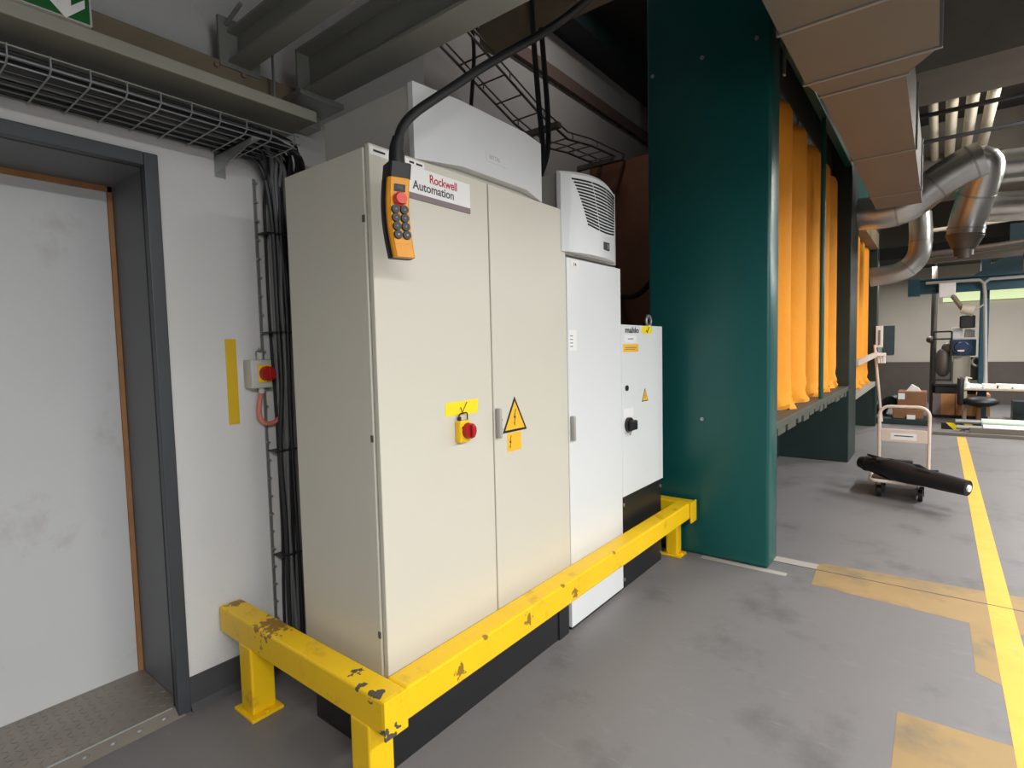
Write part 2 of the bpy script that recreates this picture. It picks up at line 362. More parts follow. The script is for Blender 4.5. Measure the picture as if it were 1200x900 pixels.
s = MB(); s.cyl((.03, .412, 1.180), (.052, .412, 1.180), .032, .030, 28); s.box((.05, .405, 1.155), (.066, .419, 1.205), .004); lab(s.build('isolator_knob', M['red'], d1, True), 'red rotary isolator knob')
s = MB(); s.tube([(.012, .384, 1.215), (.012, .384, 1.243), (.014, .389, 1.249), (.016, .421, 1.251), (.016, .427, 1.246), (.016, .427, 1.222)], .0028, 8); s.box((.006, .379, 1.216), (.02, .389, 1.238), .002); s.cyl((.03, .383, 1.195), (.031, .383, 1.195), .004); lab(s.build('padlock', M['blackp'], d1), 'black padlock shackle')
handle(d2, .618, 1.182)
# warning triangle
def triangle(parent, yc, zb, hh, ww):
    b = MB(); b.prism([(0, yc - ww / 2, zb), (0, yc + ww / 2, zb), (0, yc, zb + hh)], (.0012, 0, 0)); o = lab(b.build('warning_sign', M['blackp'], parent), 'yellow high-voltage triangle with a black border')
    k = .80
    b = MB(); zc = zb + hh / 3; b.prism([(.0012, yc - ww / 2 * k, zc - hh / 3 * k), (.0012, yc + ww / 2 * k, zc - hh / 3 * k), (.0012, yc, zc + hh * 2 / 3 * k)], (.0006, 0, 0)); b.build('warning_face', M['warn'], parent)
    b = MB(); bolt(b, yc + .0, zb + hh * .40, .0018, hh * .24, .0006); b.build('lightning_symbol', M['blackp'], parent)
triangle(d2, .757, 1.130, .158, .178)
b = MB(); dx(b, .700, 1.043, .800, 1.126); lab(b.build('warning_label', M['warn'], d2), 'small amber label with a lightning symbol')
b = MB(); bolt(b, .722, 1.085, .0012, .03, .0006); b.build('lightning_symbol', M['blackp'], d2)
# sign
b = MB(); dx(b, .163, 2.066, .492, 2.161, 0, .004); sg = lab(b.build('name_sign', M['signwhite'], c), 'white maker sign with a mauve bottom band')
b = MB(); dx(b, .163, 2.046, .492, 2.067, 0, .0045); b.build('sign_band', M['mauve'], sg)
text('lettering', 'Rockwell', .0445, (.0044, .2700, 2.1185), M['redtxt'], sg, .0006, sx=.90)
text('lettering', 'Automation', .0445, (.0044, .1880, 2.0820), M['greytxt'], sg, .0007, sx=.98)
b = MB(); dx(b, .006, 2.156, .165, 2.184, .0, .001); dx(b, .165, 2.163, .25, 2.184, 0, .001); st = lab(b.build('header_label', M['signwhite'], c), 'narrow white caution strip')
b = MB(); bolt(b, .088, 2.170, .001, .011, .0005)
for (y0, y1, z) in ((.02, .07, 2.171), (.105, .155, 2.169), (.178, .20, 2.174), (.21, .24, 2.173)): b.box((.001, y0, z - .0035), (.0015, y1, z + .0035))
b.build('caution_print', M['blackp'], st)
for z in (.5, 1.2, 1.95):
    b = MB(); b.box((-.045, -.002, z - .012), (-.030, .001, z + .012), .001); b.build('hinge', M['edge'], c)
# --- white tall cabinet
c = thing('electrical_cabinet', (-.25, 1.51, 0), 'tall narrow white control cabinet beneath the vented cooler', 'cabinet')
MB().box((-.52, 1.212, .03), (-.03, 1.808, 1.975), .004).build('body', M['white'], c)
MB().box((-.05, 1.222, .02), (-.018, 1.80, 1.965)).build('gap', M['edge'], c)
p = MB(); p.box((-.5, 1.225, 0), (-.012, 1.80, .03)); p.build('plinth', M['black'], c)
d1 = MB().box((-.022, 1.214, .02), (0, 1.810, 1.962), .003).build('door', M['white'], c)
handle(d1, 1.222, 1.082)
b = MB(); dx(b, 1.255, 1.917, 1.333, 1.950); lab(b.build('number_label', M['signwhite'], d1), 'white label reading 14')
text('lettering', '14', .026, (.0014, 1.276, 1.923), M['blackp'], d1, .0004, sx=1.2)
b = MB(); dx(b, 1.225, 1.486, 1.30, 1.592); b.build('paper_label', M['signwhite'], d1)
b = MB()
for i in range(4): b.box((.0012, 1.235, 1.505 + i * .018), (.0016, 1.262, 1.510 + i * .018))
b.build('label_print', M['cable_g'], d1)
# --- small cabinet with black base
c = thing('electrical_cabinet', (-.25, 2.12, 0), 'lower white control cabinet on a black base next to the green machine', 'cabinet')
MB().box((-.5, 1.818, .575), (-.022, 2.424, 1.628), .004).build('body', M['white'], c)
MB().box((-.5, 1.822, .0), (-.012, 2.42, .575), .003).build('base', M['black'], c)
for y in (1.838, 2.40):
    for z in (.06, .53): p = MB(); p.cyl((-.012, y, z), (-.004, y, z), .011, n=10); p.build('bolt', M['galv'], c)
d1 = MB().box((-.02, 1.814, .582), (0, 2.428, 1.634), .003).build('door', M['white'], c)
text('lettering', 'mahlo', .050, (.0014, 1.862, 1.586), M['blackp'], d1, .0010, sx=1.55)
b = MB(); b.prism([(0, 2.09, 1.60), (0, 2.14, 1.578), (0, 2.245, 1.585), (0, 2.262, 1.605), (0, 2.235, 1.632), (0, 2.12, 1.634)], (.0012, 0, 0)); lab(b.build('tape', M['tape'], d1), 'yellow tape piece with a tick')
b = MB(); b.tube([(.0016, 2.165, 1.605), (.0016, 2.175, 1.588), (.0016, 2.21, 1.625)], .0035, 6); b.build('tick_mark', M['black'], d1)
b = MB(); dx(b, 1.85, 1.525, 2.02, 1.572); b.build('paper_label', M['signwhite'], d1)
b = MB()
b.box((.0012, 1.90, 1.545), (.0016, 1.973, 1.551)); b.build('label_print', M['cable_g'], d1)
b = MB(); dx(b, 1.838, 1.468, 2.045, 1.515); wl = lab(b.build('warning_label', M['warn'], d1), 'amber label strip')
b = MB(); b.box((.0012, 1.86, 1.492), (.0016, 2.02, 1.497)); b.box((.0012, 1.86, 1.482), (.0016, 2.0, 1.486)); b.build('label_print', M['tan'], d1)
b = MB(); b.cyl((0, 1.875, 1.248), (.008, 1.875, 1.248), .017); b.build('lock', M['blackp'], d1)
b = MB(); dx(b, 1.835, 1.065, 1.965, 1.122); b.build('paper_label', M['signwhite'], d1)
b = MB(); b.cyl((0, 1.89, 1.022), (.02, 1.89, 1.022), .045); b.box((.015, 1.86, .99), (.05, 1.93, 1.05), .008); b.build('rotary_switch', M['blackp'], d1)
b = MB(); b.cyl((.02, 1.88, .96), (.02, 1.88, .985), .006); b.build('key', M['galv'], d1)
triangle(d1, 2.14, 1.145, .085, .095)
for y in (2.25,):
    b = MB(); pts = [(-.02 + 0, y + .035 * math.cos(a), 1.668 + .035 * math.sin(a)) for a in [i * math.pi / 8 for i in range(16)]]; b.tube(pts, .009, 8, True); b.cyl((-.02, y, 1.625), (-.02, y, 1.64), .02); lab(b.build('lifting_eye', M['galv'], c, True), 'steel lifting eye')
# --- cooling units on the cabinets
c = thing('cooling_unit', (-.25, .6, 2.19), 'long pale grey cooling unit on top of the large beige cabinet', 'cooling unit')
MB().box((-.55, .208, 2.187), (-.012, 1.003, 2.46), .003).build('housing', M['coolside'], c)
f = MB(); prof = [(.0, .205), (.028, .43), (.028, .845), (.0, 1.005)]
top = 2.463; rings = []
pts = [(-.02, .205), (-.02, 1.005)]
zb = [2.192, 2.212, 2.212, 2.192]
low = [(x, y, z) for (x, y), z in zip(prof, zb)]; hi_ = [(x - (0 if i in (0, 3) else .004), y, top) for i, (x, y) in enumerate(prof)]
bmf = f.bm; vl = [bmf.verts.new(p) for p in low]; vh = [bmf.verts.new(p) for p in hi_]
bl = [bmf.verts.new((-.025, y, z)) for (x, y, z) in low]; bh = [bmf.verts.new((-.025, y, top)) for (x, y, z) in low]
for i in range(3):
    bmf.faces.new((vl[i], vl[i + 1], vh[i + 1], vh[i])); bmf.faces.new((bl[i], bl[i + 1], bh[i + 1], bh[i])); bmf.faces.new((vl[i], vl[i + 1], bl[i + 1], bl[i])); bmf.faces.new((vh[i], vh[i + 1], bh[i + 1], bh[i]))
for i in (0, 3): bmf.faces.new((vl[i], vh[i], bh[i], bl[i]))
f.build('front_cover', M['cooler'], c)
b = MB(); b.box((.026, .572, 2.270), (.0285, .705, 2.315), .001); lg = lab(b.build('maker_badge', M['cooler'], c), 'small badge in faint grey print')
text('lettering', 'RITTAL', .022, (.0287, .590, 2.284), M['coolside'], c, .0006, sx=1.0)
c = thing('cooling_unit', (-.25, 1.49, 1.98), 'white cooler with curved louvres on top of the narrow white cabinet', 'cooling unit')
MB().box((-.45, 1.20, 1.975), (.0, 1.755, 2.385), .004).build('housing', M['coolside'], c)
f = MB(); n = 14; rings = []
y0, y1 = 1.165, 1.735
for k in range(n + 1):
    u = k / n; y = y0 + (y1 - y0) * u; bl_ = math.sin(math.pi * u)
    zt = 2.384 + .020 * bl_; xf = .004 + .055 * bl_ ** .8
    rings.append([(-.02, y, 1.985), (xf, y, 1.985), (xf, y, zt - .02), (xf - .012, y, zt - .004), (-.02, y, zt)])
f.loft(rings); f.build('front_cover', M['white'], c, True)
def front_x(y):
    u = (y - y0) / (y1 - y0); return .004 + .055 * math.sin(math.pi * max(0.001, min(.999, u))) ** .8
f = MB()
for k in range(15):
    t_ = k / 14; z = 2.345 - .205 * t_
    ya = 1.225 + .115 * t_ ** .8; yb = 1.705 - .02 * t_
    for j in range(3):
        a = ya + (yb - ya) * (j / 3) + .006; e = ya + (yb - ya) * ((j + 1) / 3) - .006
        seg = []
        for q in range(5):
            yy = a + (e - a) * q / 4; u = (yy - y0) / (y1 - y0)
            sag = -.018 * t_ * math.sin(math.pi * (yy - ya) / (yb - ya)) + .012 * (1 - t_) * math.sin(math.pi * u)
            seg.append((front_x(yy) + .0004, yy, z + sag))
        f.tube(seg, .0046, 6)
f.build('louvres', M['blackp'], c)
b = MB(); b.box((front_x(1.535) - .004, 1.50, 2.028), (front_x(1.535) + .003, 1.572, 2.072), .002); dp = lab(b.build('display', M['blackp'], c), 'small black display')
b = MB(); b.box((front_x(1.535) + .003, 1.545, 2.036), (front_x(1.535) + .0035, 1.562, 2.062)); b.build('display_key', M['cable_g'], dp)

# ============================================================ PENDANT CONTROL
PP = fx(.13, 463, 200)
pc = thing('pendant_control', PP, 'orange crane pendant control hanging on a black cable before the beige cabinet', 'pendant control')
top = fx(.13, 465, 196); bot = fx(.13, 471, 303)
to_cam = (CAM - (top + bot) / 2); to_cam.z = 0; to_cam.normalize()
ang = math.radians(22)                                # front turned a little to the right of the camera
nf = Matrix.Rotation(ang, 3, 'Z') @ to_cam; sd = Vector((0, 0, 1)).cross(nf).normalized()
Lp = (top - bot).length
def axis(t):   # banana shaped centre line
    p = top.lerp(bot, t); return p + sd * (-.009 * math.sin(math.pi * t)) - nf * (.010 * math.sin(math.pi * t))
def ring(t, w_, d0, d1, r=.008):
    p = axis(t); q = []
    for (u, v) in ((-1, d0), (-.8, d0 - r * .0 ), (.8, d0), (1, d0 + .0), ):
        pass
    w2 = w_ / 2
    for (u, v) in ((-w2, d0 + r), (-w2 + r, d0), (w2 - r, d0), (w2, d0 + r), (w2, d1 - r), (w2 - r, d1), (-w2 + r, d1), (-w2, d1 - r)):
        q.append(p + sd * u + nf * v)
    return q
ts = [.13 + .87 * i / 12 for i in range(13)]
b = MB(); b.loft([ring(t, .070 + .004 * math.sin(math.pi * t), .004, .034) for t in ts]); b.build('body', M['pend'], pc, True)
b = MB(); b.loft([ring(t, .076 + .004 * math.sin(math.pi * t), -.030, .006) for t in ts]); lab(b.build('back_shell', M['rubber'], pc, True), 'black rear shell')
b = MB(); b.loft([ring(t, .074 + .004 * t, -.032, .036) for t in (-.02, .02, .08, .14)]); b.build('cap', M['rubber'], pc, True)
gt = axis(-.02) ; 
b = MB(); b.tube([gt, gt + Vector((0, 0, .03)), gt + Vector((0, 0, .055)), gt + Vector((.004, .006, .085))], [.026, .025, .022, .019], 14); b.build('grommet', M['rubber'], pc, True)
c0 = gt + Vector((.004, .006, .08))
cp = [c0] + [fx(x, px, py) for x, px, py in ((.135, 470, 150), (.142, 482, 135), (.152, 500, 122), (.172, 528, 104), (.20, 560, 82), (.24, 600, 59), (.29, 640, 37), (.36, 668, 17), (.44, 692, -3), (.55, 715, -30), (.7, 740, -75))]
def smooth(pts, k=2):
    pts = [Vector(p) for p in pts]
    for _ in range(k):
        q = [pts[0]]
        for i in range(len(pts) - 1):
            q.append(pts[i].lerp(pts[i + 1], .25)); q.append(pts[i].lerp(pts[i + 1], .75))
        q.append(pts[-1]); pts = q
    return pts
b = MB(); b.tube(smooth(cp), .0155, 12); b.build('cable', M['rubber'], pc, True)
def face(t, u, off=.034): return axis(t) + sd * u + nf * off
def panel(t0, t1, w_, off, th, mat_, name, par):
    b = MB(); n = 6; b.loft([[face(t0 + (t1 - t0) * i / n, u * w_ / 2, o) for (u, o) in ((-1, off), (1, off), (1, off + th), (-1, off + th))] for i in range(n + 1)]); return b.build(name, mat_, par)
panel(.20, .86, .058, .0335, .002, M['pend'], 'face_plate', pc)
panel(.215, .29, .036, .035, .004, M['blackp'], 'display', pc)
panel(.235, .27, .018, .039, .001, M['greytxt'], 'display_key', pc)
b = MB(); b.cyl(face(.375, .0, .035), face(.375, .0, .045), .022, .022, 20); b.cyl(face(.375, 0, .045), face(.375, 0, .058), .021, .017, 20); lab(b.build('emergency_button', M['estop'], pc, True), 'red emergency stop button')
for i in range(4):
    t_ = .485 + i * .092
    for u in (-.0145, .0145):
        b = MB(); b.cyl(face(t_, u, .035), face(t_, u, .044), .0145, .013, 18); bt = b.build('push_button', M['blackp'], pc, True)
        b = MB(); b.cyl(face(t_, u, .044), face(t_, u, .0446), .0032, n=12); b.build('button_mark', M['cable_g'] if i < 3 else M['handle'], bt)

# ============================================================ WALL FITTINGS
tag(MB().box((XW, -.052, 1.192), (XW + .004, -.005, 1.572), .001).build('wall_strip', M['strip']), 'upright yellow strip stuck on the white wall beside the door', 'marking strip')
sw = thing('wall_switch', (XW, .07, 1.42), 'grey wall switch box with a yellow plate and red rotary knob', 'switch')
b = MB(); b.box((XW, .022, 1.35), (XW + .075, .118, 1.478), .006); b.cyl((XW + .035, .085, 1.478), (XW + .035, .085, 1.51), .013); b.cyl((XW + .035, .085, 1.325), (XW + .035, .085, 1.35), .014); b.box((XW, .10, 1.33), (XW + .012, .16, 1.39)); b.build('box', M['boxgrey'], sw, True)
b = MB(); b.box((XW + .075, .052, 1.375), (XW + .082, .114, 1.455), .003); b.build('front_plate', M['yellow'], sw)
b = MB(); b.cyl((XW + .082, .088, 1.415), (XW + .108, .088, 1.415), .034, .032, 24); b.box((XW + .1, .082, 1.39), (XW + .12, .095, 1.44), .003); b.build('knob', M['red'], sw, True)
b = MB(); b.tube([(XW + .03, .10, 1.50), (XW + .03, .085, 1.53), (XW + .03, .07, 1.51)], .004, 6); b.build('hanger', M['galv'], sw)
b = MB(); b.tube(smooth([(XW + .035, .085, 1.33), (XW + .035, .07, 1.27), (XW + .04, .065, 1.22), (XW + .04, .085, 1.185), (XW + .04, .13, 1.18), (XW + .03, .165, 1.20), (XW + .02, .20, 1.215)]), .0105, 10); lab(b.build('cable', M['pink'], sw, True), 'salmon pink supply cable')

# cable tray over the door with its cables
ct = thing('cable_tray', (-.82, -.6, 2.37), 'wire mesh cable tray fixed to the wall above the door', 'cable tray')
ZT = 2.372; XF = -.655
b = MB()
xs = [-.955, -.90, -.845, -.79, -.735, -.68]
for x in xs: b.cyl((x, -3, ZT), (x, .155, ZT), .0028, n=6)
for z in (ZT + .012, ZT + .045): b.cyl((XF, -3, z), (XF, .155, z), .0028, n=6)
b.build('long_wires', M['galv'], ct)
b = MB()
for i in range(30):
    y = .13 - i * .1
    b.tube([(-.965, y, ZT + .05), (-.965, y, ZT - .004), (-.675, y, ZT - .004), (XF + .003, y, ZT + .008), (XF + .003, y, ZT + .048)], .0028, 6)
b.build('cross_wires', M['galv'], ct)
b = MB(); b.prism([(XW, -.05, ZT - .008), (XF - .005, -.05, ZT - .008), (XF - .005, -.05, ZT - .028), (XW + .02, -.05, ZT - .085), (XW, -.05, ZT - .085)], (0, .004, 0)); b.box((XW, -.05, ZT - .012), (XF - .005, -.015, ZT - .008)); b.box((XW, -.055, ZT - .10), (XW + .005, -.01, ZT)); b.build('bracket', M['galv'], ct)
cb = thing('cable_bundle', (-.93, .2, .1), 'thick bundle of dark cables running down the wall beside the beige cabinet', 'cables')
rnd = random.Random(3)
for i in range(30):
    x = -.95 + (i % 8) * .036 + rnd.uniform(-.008, .008); lay = i // 8
    z = ZT + .010 + lay * .017; y = .125 + rnd.uniform(0, .17); xv = -.963 + rnd.uniform(0, .055) 
    pts = [(x, -3, z), (x, -1.2, z + rnd.uniform(-.004, .006)), (x, -.3, z), (x + rnd.uniform(-.01, .01), y - .10, z + .004), (xv * .5 + x * .5, y - .005, z - .03), (xv, y + .02, z - .16)]
    zz = z - .35; yy = y + .02
    while zz > .12:
        pts.append((xv + rnd.uniform(-.008, .008), min(.34, max(.125, yy + rnd.uniform(-.014, .02))), zz)); zz -= rnd.uniform(.24, .4); 
    pts.append((xv, yy, .02))
    r_ = rnd.choice([.007, .0085, .0095, .011])
    b = MB(); b.tube(smooth(pts, 2), r_, 8); b.build('cable', M['cable_g'] if i in (4, 9, 13, 17, 22, 27, 29) else M['cable'], cb, True)
for z in (2.05, 1.6, 1.05, .55):
    b = MB(); b.box((-.975, .115, z), (-.895, .33, z + .005), .002); b.build('cable_tie', M['cable'], cb)
b = MB(); b.box((XW, .108, .1), (XW + .006, .122, 2.3)); 
for k in range(26): b.box((XW + .006, .106, .15 + k * .085), (XW + .02, .124, .158 + k * .085))
b.build('fixing_rail', M['galv'], cb)

# exit sign standing on the ledge
ex = thing('exit_sign', (-.70, -.75, 2.572), 'green emergency exit sign with a white arrow above the door', 'sign')
b = MB(); b.box((-.725, -1.0, 2.572), (-.685, -.545, 2.80), .004); b.build('housing', M['boxgrey'], ex)
b = MB(); b.box((-.685, -.992, 2.575), (-.682, -.553, 2.79)); b.build('green_panel', M['exit'], ex)
a0 = fx(-.682, 77, 21); b = MB(); ay, az = a0.y, a0.z
b.prism([(-.682, ay, az), (-.682, ay + .052, az + .052), (-.682, ay + .052, az + .078), (-.682, ay + .016, az + .044), (-.682, ay + .016, az + .16), (-.682, ay - .016, az + .16), (-.682, ay - .016, az + .044), (-.682, ay - .052, az + .078), (-.682, ay - .052, az + .052)], (.001, 0, 0)); b.build('arrow', M['signwhite'], ex)

# steel beams over the cabinets
def ibeam(name, x0, x1, yc, z0, h, fl, th, mat_, label):
    b = MB(); b.box((x0, yc - fl / 2, z0), (x1, yc + fl / 2, z0 + th)); b.box((x0, yc - fl / 2, z0 + h - th), (x1, yc + fl / 2, z0 + h)); b.box((x0, yc - th / 2, z0 + th), (x1, yc + th / 2, z0 + h - th))
    return b
sb = thing('steel_beam', (-.1, .3, 2.65), 'grey steel I-beam passing over the long cooling unit', 'beam')
ibeam('', -.78, 3.6, .300, 2.652, .20, .132, .013, None, '').build('section', M['steelgrey'], sb)
b = MB(); b.box((-.785, .234, 2.652), (-.772, .366, 2.852)); b.build('end_plate', M['steelgrey'], sb)
b = MB(); b.box((-.97, .20, 2.628), (-.70, .42, 2.652), .003); b.box((-.97, .22, 2.572), (-.865, .40, 2.628)); b.cyl((-.74, .38, 2.65), (-.74, .38, 2.668), .012, n=6); b.cyl((-.74, .22, 2.65), (-.74, .22, 2.668), .012, n=6); b.build('seat_plate', M['galv'], sb)
sb = thing('steel_beam', (-.1, .08, 2.7), 'narrower grey steel beam bolted to the ledge next to the exit sign', 'beam')
p0 = fx(-.86, 260, 74)
ibeam('', -.86, 3.6, p0.y + .07, p0.z + .01, .13, .09, .011, None, '').build('section', M['steelgrey'], sb)
b = MB(); b.box((-.868, p0.y - .01, p0.z - .01), (-.852, p0.y + .16, p0.z + .19)); b.cyl((-.85, p0.y + .02, p0.z + .16), (-.72, p0.y + .02, p0.z + .19), .008); b.build('end_plate', M['steelgrey'], sb)
b = MB(); b.cyl((-.80, p0.y + .19, 2.57), (-.80, p0.y + .19, 2.86), .006); b.build('rod', M['galv'], sb)
sb = MB(); sb.box((XW, -.3, 3.02), (3.6, -.2, 3.12)); sb.box((-.5, -.3, 3.12), (-.42, -.22, 4.2))
tag(sb.build('steel_frame', M['steelgrey']), 'grey steel frame member high above the door', 'beam') if False else sb.bm.free()

# ============================================================ RECESS BEHIND THE CABINETS
b = MB(); b.box((XB, YR, 4.95), (XB + .32, 17, 5.2)); tag(b.build('wall_beam', M['green_d']), 'dark beam running high along the recess wall', 'beam')
b = MB(); b.box((XB, 2.2, 4.42), (XB + .05, 9, 4.56)); tag(b.build('wall_rail', M['railbrown']), 'reddish brown rail along the recess wall below the dark beam', 'rail')  # thin strip modelled and coloured in place of a shadow band
cl = thing('cable_ladder', (-1.5, 3, 3.3), 'sloping steel cable ladder in the recess behind the cabinets', 'cable tray')
xl, xr = -1.72, -1.42
def lz(px, py, x): return fx(x, px, py)
Lr = [lz(508, 45, xl), lz(556, 96, xl), lz(602, 144, xl), lz(636, 172, xl)]
def mid(pl, dz=0): return pl
Lpts = [Vector((xl, p.y, p.z)) for p in Lr] + [Vector((xl, 4.0, 3.62)), Vector((xl, 4.78, 3.66))]
z_on = lambda y: next((a.z + (b_.z - a.z) * (y - a.y) / (b_.y - a.y) for a, b_ in zip(Lpts, Lpts[1:]) if a.y <= y <= b_.y), Lpts[-1].z)
for x in (xl, xr):
    b = MB(); b.tube([Vector((x, p.y, p.z)) for p in Lpts], .012, 6); b.tube([Vector((x, p.y, p.z + .07)) for p in Lpts], .008, 6)
    for k in range(10): 
        y = Lpts[0].y + .1 + k * .5
        if y < 4.75: b.cyl((x, y, z_on(y)), (x, y, z_on(y) + .07), .006, n=6)
    b.build('side_rail', M['mesh'], cl)
y = Lpts[0].y + .05
while y < 4.75:
    b = MB(); b.cyl((xl, y, z_on(y)), (xr, y, z_on(y)), .008, n=6); b.build('rung', M['mesh'], cl); y += .24
for yb_, zb_ in ((3.2, z_on(3.23) - .06), (4.5, z_on(4.53) - .06)):
    b = MB(); b.box((XB, yb_, zb_), (xr + .1, yb_ + .06, zb_ + .048)); b.build('bracket', M['mesh'], cl)
vc = thing('cable_drop', (-1.1, 2.9, 3.4), 'pair of dark cables dropping from the ceiling behind the long cooling unit', 'cables')
for dxp in (0, 10):
    u_ = fx(-1.05, 622 + dxp, -30); q = [Vector((-1.05, u_.y, 5.2)), u_, fx(-1.05, 624 + dxp, 30), fx(-1.05, 628 + dxp, 80), fx(-1.05, 632 + dxp, 130), fx(-1.05, 637 + dxp * .6, 175), fx(-1.05, 632 + dxp * .4, 200), fx(-1.05, 625, 225)]
    b = MB(); b.tube(smooth(q), .022, 8); b.build('cable', M['cable'], vc, True)
vc = thing('conduit_drop', (-1.5, 2.2, 3.4), 'thin dark conduit hanging down through the cable ladder', 'cables')
u_ = fx(-1.5, 553, 30); q = [Vector((-1.5, u_.y, 5.2)), u_, fx(-1.5, 556, 60), fx(-1.5, 554, 95), fx(-1.5, 551, 140)]
b = MB(); b.tube(smooth(q), .016, 8); b.build('conduit', M['cable'], vc, True)
b = MB(); b.box((XB + .02, YR + .02, 3.0), (XB + .28, YR + .55, 5.0)) ; tag(b.build('wall_pilaster', M['concrete']), 'concrete pilaster in the corner behind the long cooling unit', 'pillar')
b = MB(); pa = fx(-1.3, 562, 40); pb_ = fx(-1.3, 622, 10); b.box((-1.6, 2.45, 4.05), (-.2, 2.62, 4.22)); tag(b.build('timber', M['tan']), 'brown timber batten under the ceiling behind the steel beam', 'timber')
for i, (z, zz) in enumerate(((2.1, 2.22), (1.75, 1.80))):
    b = MB(); b.tube(smooth([(-1.5, 4.79, z), (-1.1, 4.4, z - .06), (-.6, 3.8, zz - .02), (-.19, 3.4, zz + .05)]), .03, 8)
    tag(b.build('recess_cable', M['rubber'], None, True), ['upper', 'lower'][i] + ' dark hose sagging in the reddish gap beside the green machine', 'hose')

# ============================================================ GREEN MACHINE
gm = thing('filter_machine', (.2, 6, 0), 'tall dark green filter machine with open bays of orange filter bags', 'machine')
b = MB(); b.box((-.2, 2.655, .0), (.634, 2.90, 4.3), .022, seg=3); b.build('end_panel', M['green'], gm, True)
for (x, z) in ((-.154, 3.426), (.2, 3.437), (.547, 3.441), (.197, .981)):
    b = MB(); b.cyl((x, 2.655, z), (x, 2.645, z), .013, n=10); b.build('bolt', M['galv'], gm)
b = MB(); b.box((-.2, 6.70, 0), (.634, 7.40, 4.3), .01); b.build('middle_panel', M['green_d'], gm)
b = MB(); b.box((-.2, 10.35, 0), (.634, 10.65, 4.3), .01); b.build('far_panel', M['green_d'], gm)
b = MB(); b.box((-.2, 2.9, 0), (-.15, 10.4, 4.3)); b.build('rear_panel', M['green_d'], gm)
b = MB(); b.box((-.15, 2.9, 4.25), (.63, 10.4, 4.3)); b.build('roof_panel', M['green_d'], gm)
b = MB(); b.box((.56, 2.9, 3.62), (.63, 6.7, 4.25), .006); b.box((.56, 7.4, 3.35), (.63, 10.35, 4.25), .006); b.build('header_panel', M['green'], gm)
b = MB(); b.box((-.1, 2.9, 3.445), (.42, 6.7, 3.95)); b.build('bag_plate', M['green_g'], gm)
b = MB(); b.box((-.15, 2.9, .90), (.628, 6.7, .955), .006)
rr = random.Random(5); y = 2.95
while y < 6.6:
    w_ = rr.uniform(.12, .3); b.box((.56, y, .875 - rr.uniform(0, .03)), (.625, min(6.68, y + w_), .91)); y += w_ + rr.uniform(.02, .1)
b.build('deck', M['green_g'], gm)
b = MB(); b.box((-.15, 7.4, .72), (.63, 10.35, .80), .006); lab(b.build('deck', M['ledge'], gm), 'pale lower deck of the far bay')
b = MB(); b.box((-.1, 7.4, 3.1), (.64, 10.35, 3.36)); b.build('header_rail', M['tan'], gm)
b = MB(); b.cyl((.60, 4.86, .955), (.60, 4.86, 3.63), .021); b.build('bay_post', M['green'], gm, True)
b = MB(); b.box((.636, 2.95, 3.3), (.65, 2.99, 3.62)); b.build('cover_strip', M['galv'], gm)
b = MB(); b.prism([(.62, 7.4, 1.18), (.66, 7.4, 1.18), (.66, 7.4, 1.26), (.62, 7.4, 1.26)], (0, 2.95, .06)); lab(b.build('handrail', M['trolley'], gm), 'pale guard bar')
def bag(y, r, zt, zb, lab_, xc=.235, seed=0):
    R_ = random.Random(seed); n = 28; rings = []; ph = R_.uniform(0, 6)
    zs = [zb, zb + .015, zb + .05, zb + .10, zb + .17, zb + .26, zb + .4] + [zb + .4 + (zt - zb - .5) * k / 8 for k in range(1, 9)] + [zt - .05, zt - .015, zt]
    for z in zs:
        h = (z - zb); q = []
        slump = math.exp(-h / .13); rad = r * (1 + .05 * slump)
        if z >= zt - .06: rad *= {0: 1}.get(0) * (1 - .10 * (1 - (zt - z) / .06) ** 2)
        for k in range(n):
            a = 2 * math.pi * k / n
            w_ = 1 + .020 * math.sin(3 * a + ph) + .012 * math.sin(7 * a + ph * 2 + z * .8) + slump * .10 * math.sin(5 * a + z * 40 + ph) + slump * R_.uniform(-.04, .04)
            q.append((min(.61, xc + rad * w_ * math.cos(a)), y + rad * w_ * math.sin(a) * .97 + .01 * math.sin(z * 2 + ph), z + (slump * .03 * math.sin(4 * a + ph) if z > zb + .01 else 0)))
        rings.append(q)
    b = MB(); b.loft(rings)
    o = b.build('filter_bag', M['orange'], None, True); tag(o, lab_, 'filter bag', 'orange filter bags in the green machine'); return o
ords = ['nearest', 'second nearest', 'third nearest', 'fourth nearest', 'fifth nearest', 'farthest']
for i in range(6):
    bag(3.16 + i * .648, .290, 3.44, .957, f'{ords[i]} orange filter bag in the near bay of the green machine', seed=i)
for i in range(4):
    bag(7.80 + i * .68, .31, 3.08, .802, f'{["nearest","second","third","last"][i]} orange filter bag in the far bay behind the dark upright panel', seed=20 + i)

